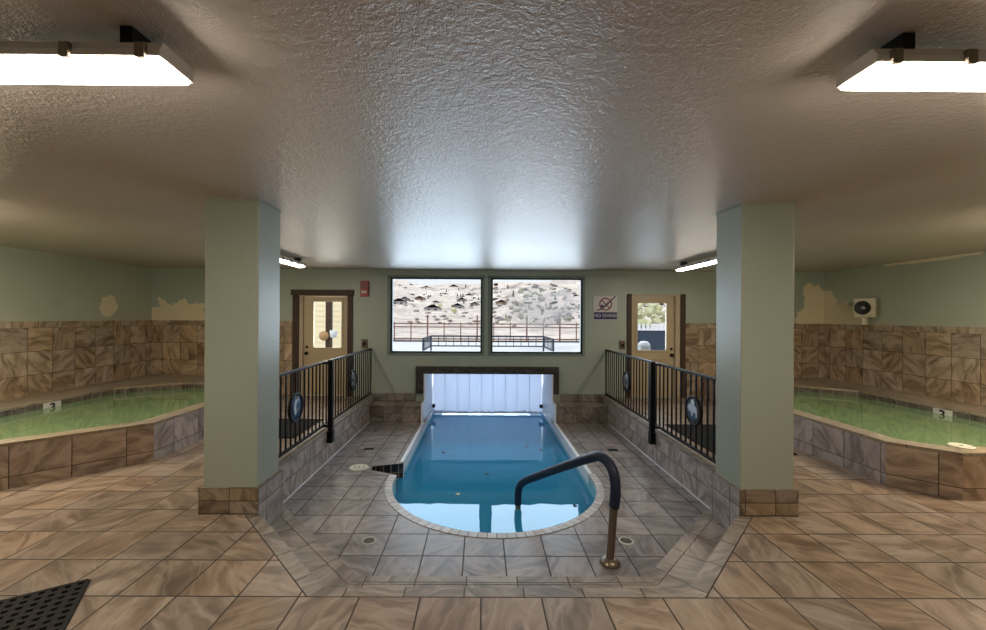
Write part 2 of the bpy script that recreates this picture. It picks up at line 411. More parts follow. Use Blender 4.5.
M['spk']=plain('speaker_ivory',S(205,196,170),.45,var=.04)
M['cone']=plain('speaker_black',S(24,22,20),.5)
M['tan']=plain('tan_wicker',S(176,140,96),.7,scale=30,var=.3)

# ------------------------------------------------------------------ dims
W=6.64; D=8.05; H=2.5; YB=-2.5; ZL=-.42; ZT=-.19; ZW=-.62
# ---- upper floor
fl=[(-W,YB),(W,YB),(W,3.53),(4.03,3.53),(3.70,3.86),(3.70,6.6),(4.26,7.2),(4.26,D),(2.39,D),(2.39,3.4),(2.02,3.4),(2.02,3.235),(1.12,2.285),
    (-1.12,2.285),(-2.02,3.235),(-2.02,3.4),(-2.39,3.4),(-2.39,D),(-4.26,D),(-4.26,7.2),(-3.68,6.6),(-3.68,4.41),(-4.56,3.53),(-W,3.53)]
m=MB().tess([fl],0.0); struct(m.build('floor',M['floor'],recalc=False),'brown veined stone tile floor around the sunken pool deck','floor')
# ---- nosing, tread, curb
def strip(mb,a,b,c,d,z0,z1):
    ang=math.atan2(b[1]-a[1],b[0]-a[0]); mb.prism([a,b,c,d],z0,z1,ang=ang)
o1=[(-2.010,3.235),(-1.117,2.293),(1.117,2.293),(2.010,3.235)]; i1=[(-1.885,3.235),(-1.06,2.37),(1.06,2.37),(1.885,3.235)]
m=MB()
for k in range(3): strip(m,o1[k],o1[k+1],i1[k+1],i1[k],ZT-.02,0.0)
tr=struct(m.build('trim_1',M['step'],recalc=False),'stone nosing strip edging the top step','step edge')
m=MB(); og=[(-2.03,3.245),(-1.13,2.275),(1.13,2.275),(2.03,3.245)]
for k in range(3): strip(m,og[k],og[k+1],o1[k+1],o1[k],-.02,-.003)
m.build('grout_line',M['grout'],tr,recalc=False)
o2=[(-1.90,3.25),(-1.07,2.36),(1.07,2.36),(1.90,3.25)]
m2=[(-1.90,3.585),(-1.025,2.685),(1.025,2.685),(1.90,3.585)]
m3=[(-1.90,3.595),(-1.022,2.692),(1.022,2.692),(1.90,3.595)]
i2=[(-1.90,3.72),(-.985,2.775),(.985,2.775),(1.90,3.72)]
m=MB()
for k in range(3):
    strip(m,o2[k],o2[k+1],m2[k+1],m2[k],ZL,ZT); strip(m,m2[k],m2[k+1],m3[k+1],m3[k],ZL,ZT-.006); strip(m,m3[k],m3[k+1],i2[k+1],i2[k],ZL,ZT)
struct(m.build('trim_2',M['step'],recalc=False),'lower stone step tread round the front of the pool deck','step')
for k,s in ((3,-1),(4,1)):
    m=MB(); xs=sorted((s*2.25,s*2.395)); m.box(xs[0],xs[1],3.6,D,ZL-.05,-.01)
    o=struct(m.build('trim_%d'%k,M['curb']),'grey tiled kerb under the railing on the %s of the pool deck'%('left' if s<0 else 'right'),'kerb')
    m=MB(); xs=sorted((s*2.24,s*2.40)); m.box(xs[0],xs[1],3.6,D-.002,-.01,.02); m.build('cap',M['kerbcap'],o)
    xs=sorted((s*2.242,s*2.25)); MB().box(xs[0],xs[1],3.645,7.69,ZL,ZL+.012).build('caulk_line',M['white'],o)
# ---- sunken deck with pool hole
PX0,PX1=-1.2,1.225; pc=.0125; rx=1.2125; cy0,ry=5.0,1.245
curve=[(pc+rx*math.cos(a),cy0+ry*math.sin(a)) for a in [PI+PI*k/36 for k in range(37)]]
notch=[(-1.2,5.56),(-1.58,5.43),(-1.58,5.30),(-1.2,5.14)]
hole=[(PX0,D)]+notch+curve+[(PX1,D)]
outer=[(2.27,D),(2.27,3.55),(1.95,3.2),(1.0,2.6),(-1.0,2.6),(-1.95,3.2),(-2.27,3.55),(-2.27,D)]
m=MB().tess([outer+hole],ZL); struct(m.build('floor_sunken',M['floor_low'],recalc=False),'grey stone tile deck sunken round the blue pool','floor')
# ---- ledges at the back wall
for k,s in ((5,-1),(6,1)):
    xs=sorted((s*1.27,s*2.25)); m=MB().box(xs[0],xs[1],7.7,D,ZL,-.115)
    o=struct(m.build('trim_%d'%k,M['ledge']),'low tiled ledge at the back wall, %s of the pool opening'%('left' if s<0 else 'right'),'ledge')
    m=MB().box(xs[0],xs[1],7.68,D,-.115,-.09); m.build('cap',M['kerbcap'],o)
    xs=sorted((s*1.43,s*2.30)); m=MB().box(xs[0],xs[1],D-.02,D,-.09,.065); m.build('tile_band',M['ledge'],o)
    xs=sorted((s*1.24,s*1.27)); m=MB().box(xs[0],xs[1],7.66,D-.056,ZL,-.06); m.build('side_panel',M['white'],o)
# ---- walls
def wall_holes(loops,y0,y1):
    m=MB()
    m.tess(loops,0,1,fn=lambda x,z:(x,y0,z)); m.tess(loops,0,-1,fn=lambda x,z:(x,y1,z))
    for l in loops:
        for i in range(len(l)):
            a,b=l[i],l[(i+1)%len(l)]
            m.face([(a[0],y0,a[1]),(b[0],y0,b[1]),(b[0],y1,b[1]),(a[0],y1,a[1])])
    return m
rect=lambda x0,x1,z0,z1:[(x0,z0),(x1,z0),(x1,z1),(x0,z1)]
WIN=[(-1.955,-.115,.845,2.365),(.03,1.87,.845,2.365)]
DOOR=[(-3.73,-2.79,0.0,1.985),(2.82,3.785,0.0,2.015)]
bo=[(-W-.2,-.5),(-1.27,-.5),(-1.27,.455),(1.27,.455),(1.27,-.5),(W+.2,-.5),(W+.2,H),(-W-.2,H)]
struct(wall_holes([bo]+[rect(*w) for w in WIN]+[rect(*d) for d in DOOR],D,D+.2).build('wall_back',M['sage']),'sage green back wall with two windows and two doors','wall')
struct(MB().box(-W-.2,-W,YB,D,-.7,H).build('wall_left',M['sageL']),'sage green wall behind the left hot tub','wall')
struct(MB().box(W,W+.2,YB,D,-.7,H).build('wall_right',M['sageR']),'sage green wall behind the right hot tub','wall')
struct(MB().box(-W-.2,W+.2,YB-.2,YB,-.1,H).build('wall_front',M['sage']),'sage green wall facing the windows','wall')
struct(MB().box(-W-.2,W+.2,YB-.2,D+.45,H,H+.15).build('ceiling',M['ceil']),'glossy grey textured ceiling','ceiling')
# ---- wainscot
def wains(n,x0,x1,y0,y1,lab):
    o=struct(MB().box(x0,x1,y0,y1,0.0,1.38).build('trim_%d'%n,M['wain']),lab,'wall tiles')
    MB().box(x0,x1,y0,y1,1.38,1.475).build('cap_course',M['cap'],o)
wains(7,-W,-3.865,D-.022,D,'brown tile wainscot left of the left door'); wains(8,3.885,W,D-.022,D,'brown tile wainscot right of the right door')
wains(9,-W,-W+.022,YB,D-.022,'brown tile wainscot on the left side wall'); wains(10,W-.022,W,YB,D-.022,'brown tile wainscot on the right side wall')
# ---- passage outside the wall, curtain
m=MB(); m.box(-1.27,-1.238,D-.055,9.25,-.56,.455); struct(m.build('wall_passage_left',M['white']),'white side wall of the swim-through passage on the left','wall')
m=MB(); m.box(1.238,1.27,D-.055,9.25,-.56,.455); struct(m.build('wall_passage_right',M['white']),'white side wall of the swim-through passage on the right','wall')
m=MB(); m.box(-1.34,1.34,D+.2,9.25,.455,.56); struct(m.build('wall_passage_top',M['white']),'white roof of the swim-through passage','wall')

# ------------------------------------------------------------------ pillars
def pillar(s,label):
    x0,x1=sorted((s*1.925,s*2.35)); r=empty('pillar',((x0+x1)/2,3.42,0)); tag(r,label,'pillar',kind='thing')
    m=MB().box(x0,x1,3.247,3.597,.20,H-.012); m.build('shaft',M['pillar'],r,bevel=.006)
    m=MB().box(x0-.004,x1+.004,3.243,3.601,H-.012,H); m.build('top_bead',M['sage'],r)
    m=MB(); cl=[(x0-.022,3.225),(x1+.022,3.225),(x1+.022,3.619),(x0-.022,3.619)]
    m.prism(cl,.0,.21); m.build('tile_base',M['pbase'],r)
    xi=sorted((s*1.903,s*1.945)); xo=sorted((s*1.945,s*2.25))
    m=MB().box(xi[0],xi[1],3.236,3.64,ZL-.0,.0); m.box(xo[0],xo[1],3.6,3.64,ZL,-.0); 
    xt=sorted((s*1.899,s*1.925)); m.box(xt[0],xt[1],3.226,3.645,0,.205)
    m.build('tile_skirt',M['skirt'],r)
M['pbase']=tile_mat('pillar_base_tile',(.24,.10),(.03,.01),pal=dk(TILE_WALL,.7),rough=.4,seed=91)
M['skirt']=tile_mat('pillar_skirt_tile',(.25,.30),(.1,-.22),pal=dk(TILE_GREY,1.4),rough=.4,seed=93)
pillar(-1,'pale green square pillar left of the pool, tiled at its base'); pillar(1,'pale green square pillar right of the pool, tiled at its base')

# ------------------------------------------------------------------ hot tubs
def offset_wall(mb,loop,z0,z1):
    for i in range(len(loop)):
        a,b=loop[i],loop[(i+1)%len(loop)]
        mb.face([(a[0],a[1],z0),(b[0],b[1],z0),(b[0],b[1],z1),(a[0],a[1],z1)])
def hot_tub(outer,inner,label,wlabel,s,marker):
    cx=s*5.1; r=empty('hot_tub',(cx,5.6,0)); tag(r,label,'hot tub',kind='thing')
    ZC=.415
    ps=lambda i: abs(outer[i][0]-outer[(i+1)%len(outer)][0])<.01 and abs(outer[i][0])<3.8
    for g,nm,mm in ((False,'tiled_wall',M['tub']),(True,'pool_side_wall',M['tubcool'])):
        m=MB()
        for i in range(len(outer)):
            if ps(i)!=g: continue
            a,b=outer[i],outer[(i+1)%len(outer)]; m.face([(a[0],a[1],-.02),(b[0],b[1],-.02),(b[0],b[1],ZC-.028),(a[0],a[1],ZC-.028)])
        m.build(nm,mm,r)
    m=MB(); m.tess([outer,inner],ZC); offset_wall(m,outer,ZC-.03,ZC); offset_wall(m,inner,ZC-.03,ZC); m.build('coping',M['coping'],r)
    grow=lambda l,k:[( (p[0]-cx)*k+cx,(p[1]-5.4)*k+5.4) for p in l]
    ib=grow(inner,1.006)
    m=MB(); offset_wall(m,ib,.235,ZC-.03); m.build('waterline_band',M['band'],r)
    m=MB(); offset_wall(m,ib,-.55,.235); m.tess([ib],-.55); m.build('basin',M['tubbasin'],r)
    y0,y1=marker; xm=s*5.985
    m=MB(); xs=sorted((xm,xm-s*.012)); m.box(xs[0],xs[1],y0,y1,.225,.383); mk=m.build('depth_marker',M['signw'],r)
    yc=(y0+y1)/2; sg=1 if s>0 else -1
    text_mesh("3",.17,'numeral',M['black'],mk,lambda u,v,d:(xm-s*(.0125+d),yc-sg*u,.304+v),bold=.004)
    w=MB().tess([ib],.315); tag(w.build('tub_water',M['tubwater'],recalc=False),wlabel,'water',kind='stuff')
    return r
oR=[(3.69,3.85),(4.03,3.52),(W-.03,3.52),(W-.03,D-.03),(4.25,D-.03),(4.25,7.2),(3.69,6.6)]
iR=[(3.88,3.93),(4.11,3.71),(5.985,3.71),(5.985,6.6),(5.35,7.05),(4.35,7.05),(3.88,6.5)]
oL=[(-3.67,4.41),(-4.56,3.52),(-W+.03,3.52),(-W+.03,D-.03),(-4.25,D-.03),(-4.25,7.2),(-3.67,6.6)]
iL=[(-3.86,4.49),(-4.64,3.71),(-5.985,3.71),(-5.985,6.5),(-5.3,7.05),(-4.4,7.05),(-3.86,6.5)]
hot_tub(oL,iL,'raised tiled hot tub by the left wall, coping without any lid','murky green water in the left hot tub',-1,(5.46,5.68))
hot_tub(oR,iR,'raised tiled hot tub by the right wall, with a round lid on its coping','murky green water in the right hot tub',1,(5.28,5.50))
def lid(c,z,r,label,holes=3):
    t=empty('skimmer_lid',(c[0],c[1],z)); tag(t,label,'lid',kind='thing')
    MB().lathe([(r,0),(r,.008),(r*.92,.014),(r*.9,.012),(r*.0001,.012)],(c[0],c[1],z),seg=32).build('disc',M['pale'],t)
    for k in range(holes):
        MB().lathe([(.012,.0),(.012,.0025),(.0001,.0025)],(c[0]+(k-(holes-1)/2)*.06,c[1],z+.0125),seg=12).build('finger_hole',M['black'],t)
lid((-1.745,5.368),ZL,.125,'round cream skimmer lid in the sunken deck left of the pool')
lid((4.23,3.70),.415,.09,'round cream lid on the coping of the right hot tub',1)

# ------------------------------------------------------------------ pool
r=empty('swimming_pool',(pc,5.5,-1.7)); tag(r,'long narrow blue pool with a rounded near end running under the back wall','pool',kind='thing')
path=curve
nrm=lambda p:Vector((-(p[0]-pc)/rx**2,-(p[1]-cy0)/ry**2)).normalized()*-1
m=MB(); L=0
def cope(m,pts,nr,wid,z0,z1):
    L=0
    for i in range(len(pts)-1):
        a,b=Vector(pts[i]),Vector(pts[i+1]); na,nb=nr[i],nr[i+1]; ao,bo_=a+na*wid,b+nb*wid; d=(b-a).length
        m.face([(a.x,a.y,z1),(b.x,b.y,z1),(bo_.x,bo_.y,z1),(ao.x,ao.y,z1)],uv=[(L,0),(L+d,0),(L+d,wid),(L,wid)])
        m.face([(a.x,a.y,z0),(b.x,b.y,z0),(b.x,b.y,z1),(a.x,a.y,z1)],uv=[(L,0),(L+d,0),(L+d,.05),(L,.05)])
        m.face([(ao.x,ao.y,z0),(bo_.x,bo_.y,z0),(bo_.x,bo_.y,z1),(ao.x,ao.y,z1)],uv=[(L,0),(L+d,0),(L+d,.05),(L,.05)])
        L+=d
cp=[(-1.2,5.12)]+curve+[(1.225,5.2)]
cope(m,cp,[Vector((-1,0))]+[nrm(p) for p in curve]+[Vector((1,0))],.085,ZL-.05,ZL+.006)
m.build('rounded_edge_tiles',M['pcope'],r)
m=MB(); m.box(PX0-.05,PX0,5.58,7.66,ZL-.14,ZL+.01); m.box(PX0-.03,PX0,7.66,9.25,ZL-.14,ZL-.04)
m.build('left_edge_trim',M['white'],r)
m=MB(); m.box(PX1,PX1+.05,5.19,7.66,ZL-.14,ZL+.01); m.box(PX1,PX1+.03,7.66,9.25,ZL-.14,ZL-.04)
m.build('right_edge_trim',M['white'],r)
bl=[(PX0,12.4),(PX0,5.57)]+[(-1.21,5.14)]+curve+[(PX1,5.2),(PX1,12.4)]
m=MB()
for i in range(len(bl)-1):
    if i==1: continue
    a,b=bl[i],bl[i+1]; m.face([(a[0],a[1],-1.7),(b[0],b[1],-1.7),(b[0],b[1],ZL-(.138 if min(a[1],b[1])>5.19 else .05)),(a[0],a[1],ZL-(.138 if min(a[1],b[1])>5.19 else .05))])
m.face([(PX0,5.57,-1.7),(PX0,5.14,-1.7),(PX0,5.14,-.85),(PX0,5.57,-.85)])
m.tess([bl],-1.7); m.face([(PX0,12.4,-1.7),(PX1,12.4,-1.7),(PX1,12.4,ZL-.1),(PX0,12.4,ZL-.1)])
m.build('basin',M['basin'],r)
m=MB()
for i in range(3):
    a,b=notch[i],notch[i+1]; m.face([(a[0],a[1],-.85),(b[0],b[1],-.85),(b[0],b[1],ZL),(a[0],a[1],ZL)])
m.tess([notch],-.85); m.build('skimmer_recess',M['darktile'],r)
# entry steps inside the pool at the rounded end
m=MB()
for k,(kk,z) in enumerate(((.93,-1.0),(.8,-1.3))):
    pts=[(pc+(p[0]-pc)*.985,cy0+(p[1]-cy0)*.985) for p in curve]; inn=[(pc+(p[0]-pc)*kk*.75,cy0+(p[1]-cy0)*kk*.72) for p in curve[::-1]]
    m.prism(pts+inn,-1.69,z,bottom=False)
m.build('entry_step',M['basin'],r)
wl=[(PX0,12.4),(PX0,5.57)]+notch[1:3]+[(-1.2,5.14)]+curve+[(PX1,5.2),(PX1,12.4)]
tag(MB().tess([wl],ZW).build('pool_water',M['water'],recalc=False),'clear blue water filling the long indoor pool','water',kind='stuff')
# leaves floating
for k,(x,y) in enumerate(((-.42,5.05),(-.75,6.6),(.62,6.9),(.85,6.75),(.95,4.75),(-.05,5.7))):
    a=k*1.3; m=MB(); q=[(x+.03*math.cos(a+b)*(1 if b%2 else .5)*(1.3 if b in(0,3) else 1),y+.03*math.sin(a+b)) for b in range(6)]
    m.prism(q,ZW+.001,ZW+.004); tag(m.build('floating_leaf',M['olive' if k==0 else 'bark']),'tiny dead leaf floating on the blue pool water','leaf','leaves on the pool water')
# opening frame
r=empty('pool_opening_frame',(0,D,.07)); tag(r,'dark rough timber frame round the pool opening under the windows','frame',kind='thing')
MB().box(-1.43,1.385,D-.07,D,.455,.60).build('lintel',M['beam'],r,bevel=.012)
MB().box(-1.43,-1.27,D-.06,D-.001,.066,.455).build('post',M['beam'],r,bevel=.01)
MB().box(1.272,1.385,D-.06,D-.001,.066,.455).build('post',M['beam'],r,bevel=.01)
# curtain
r=empty('strip_curtain',(0,9.2,.455)); tag(r,'white frosted vinyl strip curtain closing the pool passage','curtain',kind='thing')
MB().box(-1.22,1.22,9.17,9.23,.41,.452).build('rail',M['white'],r)
n=9; wd=2.44/n
for k in range(n):
    xa=-1.22+k*wd-(.012 if k else 0); xb=-1.22+(k+1)*wd+.0; m=MB(); off=.010*(k%2)
    zb=-.596-.012*rnd.random()
    N=6; pts=[(xa+(xb-xa)*i/N, 9.195+off+.012*math.sin(PI*i/N)) for i in range(N+1)]
    back=[(p[0],p[1]+.004) for p in pts[::-1]]
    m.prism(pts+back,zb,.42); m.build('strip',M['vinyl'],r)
for s in (-1,1):
    MB().box(s*1.2-.03,s*1.2+.03,9.1,9.16,-.45,-.38).build('latch',M['black'],r)

# handrail
r=empty('pool_handrail',(.905,3.305,ZL)); tag(r,'bent metal grab rail with a navy grip standing at the near edge of the pool','handrail',kind='thing')
B=Vector((.905,3.31,0)); T=Vector((.284,4.689,0)); d=(T-B).normalized()
key=[(-.0,-.42),(-.03,-.05),(-.055,.13),(-.058,.235),(-.035,.325),(.02,.385),(.10,.405),(.22,.37),(.70,.115),(1.15,-.135),(1.34,-.245),(1.45,-.33),(1.505,-.43),(1.512,-.62),(1.512,-1.0)]
def smooth(keys,n=8):
    out=[]
    for i in range(len(keys)-1):
        p0,p1,p2,p3=keys[max(i-1,0)],keys[i],keys[i+1],keys[min(i+2,len(keys)-1)]
        for k in range(n):
            u=k/n; out.append(tuple(.5*((2*b)+(-a+c)*u+(2*a-5*b+4*c-e)*u*u+(-a+3*b-3*c+e)*u**3) for a,b,c,e in zip(p0,p1,p2,p3)))
    return out+[keys[-1]]
sp=smooth(key,6); P3=[B+d*s_+Vector((0,0,z)) for s_,z in sp]
MB().tube(P3,.032,14).build('tube',M['brass'],r)
MB().tube(P3[9:78],.0415,16).build('grip_sleeve',M['sleeve'],r)
MB().lathe([(.082,0),(.082,.012),(.06,.03),(.045,.045),(.03,.045)],(B.x,B.y,ZL),seg=24).build('flange',M['brass'],r)
# deck drains
for c,lab in (((-1.135,3.624),'round dark deck drain left of the rounded pool end'),((1.153,3.639),'round deck drain behind the foot of the grab rail')):
    t=empty('deck_drain',(c[0],c[1],ZL)); tag(t,lab,'drain',kind='thing')
    MB().lathe([(.066,0),(.066,.005),(.05,.006),(.05,.001)],(c[0],c[1],ZL),seg=24,caps=False).build('ring',M['fixture'],t)
    m=MB().lathe([(.05,.001),(.0001,.0012)],(c[0],c[1],ZL),seg=24)
    m.build('sump',M['black'],t)
    m=MB()
    for k in range(-2,3): m.box(c[0]-.045+abs(k)*.006,c[0]+.045-abs(k)*.006,c[1]+k*.018-.004,c[1]+k*.018+.004,ZL+.002,ZL+.005)
    m.build('grate',M['clip'],t)
for c,lab in (((-1.826,6.139),'small dark oval drain in the deck by the left railing'),((1.848,6.143),'small dark oval drain in the deck by the right railing')):
    t=tag(MB().box(c[0]-.07,c[0]+.07,c[1]-.045,c[1]+.045,ZL,ZL+.006).build('floor_drain',M['black'],bevel=.004),lab,'drain')

# ------------------------------------------------------------------ railings
def railing(s,label,designs):
    X=s*2.32; r=empty('railing',(X,5.7,.02)); tag(r,label,'railing',kind='thing')
    y0,y1=3.66,D-.005; yp=5.62; zt=.935; zb=.065
    MB().bar((X,y0,zt),(X,y1,zt),.05,.03).build('top_rail',M['black'],r,bevel=.006)
    MB().bar((X,y0,zb),(X,y1,zb),.03,.03).build('bottom_rail',M['black'],r)
    xi=X-s*.0
    n=19
    xp=s*2.214; MB().box(xp-.032,xp+.032,yp-.032,yp+.032,-.15,.975).build('post',M['black'],r,bevel=.004)
    m=MB(); m.box(xp-.036,xp+.036,yp-.045,yp+.045,-.16,.0)
    xa,xb=sorted((xp,X)); m.build('foot_shoe',M['black'],r,bevel=.003)
    for za,zz in ((.05,.08),(.915,.945)): MB().box(xa,xb,yp-.03,yp+.03,za,zz).build('mount_bracket',M['black'],r,bevel=.003)
    for a,b in ((y0+.06,yp-.0),(yp+.118,y1-.02)):
        k=int(round((b-a)/.118))
        for i in range(k+1):
            y=a+(b-a)*i/k
            MB().box(X-.008,X+.008,y-.008,y+.008,zb,zt-.01).build('baluster',M['black'],r)
    RX=Matrix(((0,0,-s),(0,1,0),(1*s,0,0)))  # disc axis faces the pool
    for yc,zc,mat,kind in designs:
        m=MB().lathe([(.0001,-.008),(.15,-.008),(.15,.008),(.0001,.008)],(X,yc,zc),RX,32); ds=m.build('medallion',mat,r)
        tag(ds,{'fish':'blue disc with a white curl','bear':'grey disc with a white bear'}.get(kind,'grey mottled disc'))
        m=MB().lathe([(.15,-.016),(.172,-.016),(.172,.016),(.15,.016),(.15,-.016)],(X,yc,zc),RX,32,caps=False); m.build('ring',M['black'],ds)
        fn=lambda u,v,dd:(X-s*(.008+dd),yc+u*(-s),zc+v)
        if kind=='bear':
            pts=[(-.10,.0),(-.115,.03),(-.095,.06),(-.06,.068),(-.02,.06),(.04,.065),(.075,.05),(.09,.02),(.088,-.06),(.06,-.06),(.055,-.02),(.02,-.015),(.0,-.02),(-.005,-.065),(-.035,-.065),(-.045,-.02),(-.07,-.02)]
            MB().flat(pts,fn,.004).build('emblem',M['emb_w'],ds)
            MB().flat([(-.09,-.09),(.09,-.09),(.08,-.062),(-.08,-.062)],fn,.003).build('emblem_base',M['discblue'],ds)
        elif kind=='fish':
            pts=[]
            for i in range(13):
                a=PI*.35+PI*1.0*i/12; pts.append((.085*math.cos(a)+.02,.10*math.sin(a)))
            for i in range(13):
                a=PI*1.35-PI*1.0*i/12; pts.append((.045*math.cos(a)+.035,.065*math.sin(a)+.01))
            MB().flat(pts,fn,.004).build('emblem',M['emb_w'],ds)
            MB().flat([(.0,-.05),(.05,-.055),(.085,-.02),(.07,.0),(.04,-.02),(.01,-.02)],fn,.004).build('emblem_detail',M['emb_t'],ds)
            MB().flat([(-.02,.105),(.03,.125),(.06,.10),(.02,.09)],fn,.004).build('emblem_detail',M['emb_t'],ds)
        else:
            for k in range(4):
                u=.07*math.cos(k*1.7+.4); v=.08*math.sin(k*1.7+.4); q=.035+.012*(k%2)
                MB().flat([(u+q*math.cos(a*PI/4)*(1+.25*((a*7+k)%3-1)),v+q*math.sin(a*PI/4)) for a in range(8)],fn,.004).build('emblem',M['steel'],ds)
    return r
railing(-1,'black picket railing on the left of the pool, nearer disc blue with a white curl',[(4.79,.50,M['discblue'],'fish'),(6.92,.49,M['discgrey'],'x')])
railing(1,'black picket railing on the right of the pool, nearer disc showing a white bear',[(4.72,.50,M['discgrey'],'bear'),(6.9,.49,M['discgrey'],'y')])

# ------------------------------------------------------------------ mats
def mat_grid(name,c,ax,L,Wd,pitch,label,t=.012,mat=None):
    u=Vector((math.cos(ax),math.sin(ax),0)); v=Vector((-u.y,u.x,0)); c=Vector(c); m=MB()
    n=int(L/pitch); k=int(Wd/pitch); pu=L/n; pv=Wd/k
    for i in range(n+1):
        w=.022 if i in(0,n) else pitch*.5
        m.bar(c+u*(pu*i)+Vector((0,0,t/2)),c+u*(pu*i)+v*Wd+Vector((0,0,t/2)),w,t)
    for j in range(k+1):
        w=.022 if j in(0,k) else pitch*.5
        m.bar(c+v*(pv*j)+Vector((0,0,t/2+.001)),c+v*(pv*j)+u*L+Vector((0,0,t/2+.001)),w,t)
    MBx=m.build(name,M['rubber'],merge=False)
    tag(MBx,label,'mat'); return MBx
ax=math.atan2(-.186,-.30)
c0=Vector((-2.455,2.41,0)); mat_grid('rubber_mat',c0,ax,1.5,.9,.052,'black perforated rubber mat on the brown floor left of the camera',t=.014)
mat_grid('rubber_mat',(-2.56,5.25,0),PI/2,.95,.95,.05,'black rubber mat behind the left railing')
mat_grid('rubber_mat',(3.5,4.7,0),PI/2,1.28,.93,.05,'black rubber mat behind the right railing')

# ------------------------------------------------------------------ windows / doors
for k,(x0,x1,z0,z1) in enumerate(WIN):
    t=empty('window_%d'%(k+1),((x0+x1)/2,D,z0)); struct(t,'fixed picture window, %s of the pair'%('left' if k==0 else 'right'),'window')
    m=MB(); w=.055
    y0,y1=D-.012,D+.09
    m.box(x0-.045,x1+.03,y0,y1,z1-.012,z1+.03); m.box(x0-.045,x1+.03,y0,y1,z0-.035,z0+.012)
    m.box(x0-.045,x0+.012,y0,y1,z0,z1); m.box(x1-.012,x1+.03,y0,y1,z0,z1); m.build('frame',M['sash'],t,bevel=.004,merge=False)
    m=MB(); a=.012; b=.048
    m.box(x0+a,x1-a,D+.03,D+.10,z1-b,z1-a); m.box(x0+a,x1-a,D+.03,D+.10,z0+a,z0+b)
    m.box(x0+a,x0+b,D+.03,D+.10,z0+b,z1-b); m.box(x1-b,x1-a,D+.03,D+.10,z0+b,z1-b); m.build('glazing_bead',M['sashdk'],t,merge=False)
    MB().box(x0+b,x1-b,D+.065,D+.071,z0+b,z1-b).build('glass',M['glass'],t)
def door(n,x0,x1,zt,hinge,glass,label,left):
    t=empty('door_%d'%n,((x0+x1)/2,D,0)); struct(t,label,'door')
    gx0,gx1,gz0,gz1=glass
    if left:
        MB().box(x0-.13,x0-.005,D-.03,D,0,zt).build('casing',M['wood'],t,bevel=.006); MB().box(x1+.01,x1+.11,D-.03,D,0,zt).build('casing',M['wood'],t,bevel=.006)
        MB().box(x0-.16,x1+.13,D-.045,D,zt,zt+.11).build('head_casing',M['wood'],t,bevel=.006)
        jl,jr=.06,.03
    else:
        MB().box(x0-.09,x0-.0,D-.03,D,0,zt+.035).build('casing',M['wood'],t,bevel=.006); MB().box(x1+.0,x1+.10,D-.03,D,0,zt+.035).build('casing',M['wood'],t,bevel=.006)
        MB().box(x0,x1,D-.02,D,zt-.005,zt+.03).build('head_casing',M['jamb'],t,bevel=.004)
        jl,jr=.025,.09
    m=MB(); m.box(x0,x0+jl,D-.004,D+.19,0,zt); m.box(x1-jr,x1,D-.004,D+.19,0,zt); m.box(x0+jl,x1-jr,D-.004,D+.19,zt-.02,zt); m.build('jamb',M['jamb'],t,merge=False)
    a,b=x0+jl+.006,x1-jr-.006; y0,y1=D+.05,D+.095
    loops=[[(a,.01),(b,.01),(b,zt-.025),(a,zt-.025)],rect(gx0,gx1,gz0,gz1)]
    lf=wall_holes(loops,y0,y1).build('leaf',M['door'],t)
    m=MB()
    for q in ((gx0-.03,gx1+.03,gz1-.005,gz1+.03),(gx0-.03,gx1+.03,gz0-.03,gz0+.005),(gx0-.03,gx0+.005,gz0,gz1),(gx1-.005,gx1+.03,gz0,gz1)):
        m.box(q[0],q[1],y0-.012,y0,q[2],q[3])
    m.build('glazing_frame',M['door'],lf,merge=False)
    m=MB(); pz0,pz1=.15,.76; pa,pb=a+.12,b-.12
    for q in ((pa,pb,pz1-.02,pz1),(pa,pb,pz0,pz0+.02),(pa,pa+.02,pz0,pz1),(pb-.02,pb,pz0,pz1)): m.box(q[0],q[1],y0-.01,y0,q[2],q[3])
    m.build('panel_moulding',M['door'],lf,merge=False)
    MB().box(gx0,gx1,y0+.018,y0+.024,gz0,gz1).build('glass',M['glass'],t)
    hx=a+.06 if left else b-.05
    RY=Matrix(((1,0,0),(0,0,-1),(0,1,0)))
    h=MB(); h.lathe([(.032,0),(.032,.008),(.012,.012),(.012,.03),(.028,.04),(.03,.055),(.0001,.065)],(hx,y0,.84),RY,16); h.build('knob',M['black'],lf)
    MB().lathe([(.026,0),(.026,.012),(.0001,.016)],(hx,y0,.96),RY,16).build('deadbolt',M['black'],lf)
door(1,DOOR[0][0],DOOR[0][1],1.985,0,(-3.475,-2.915,.945,1.865),'tan half-glazed door in a dark timber casing, left of the windows',True)
door(2,DOOR[1][0],DOOR[1][1],2.015,1,(2.955,3.535,.93,1.872),'tan half-glazed door with dark side casings, right of the windows',False)

# ------------------------------------------------------------------ wall fittings
fnb=lambda x,z:(lambda u,v,dd:(x+u,D-.012-dd,z+v))
t=empty('no_diving_sign',(2.305,D,1.54)); tag(t,'white no diving sign with a red ring on the wall beside the right door','sign',kind='thing')
bd=MB().box(2.07,2.535,D-.012,D,1.535,2.0).build('board',M['signw'],t,bevel=.003)
MB().box(2.075,2.53,D-.0145,D-.012,1.545,1.685).build('blue_band',M['navy'],t)
text_mesh('NO DIVING',.088,'lettering',M['signw'],t,lambda u,v,dd:(2.3025+u*.98,D-.0147-dd,1.613+v),bold=.0015)
f=fnb(2.305,1.842)
ring=MB(); 
for i in range(40):
    a0,a1=2*PI*i/40,2*PI*(i+1)/40
    ring.flat([(.128*math.cos(a0),.128*math.sin(a0)),(.128*math.cos(a1),.128*math.sin(a1)),(.104*math.cos(a1),.104*math.sin(a1)),(.104*math.cos(a0),.104*math.sin(a0))],f,.003)
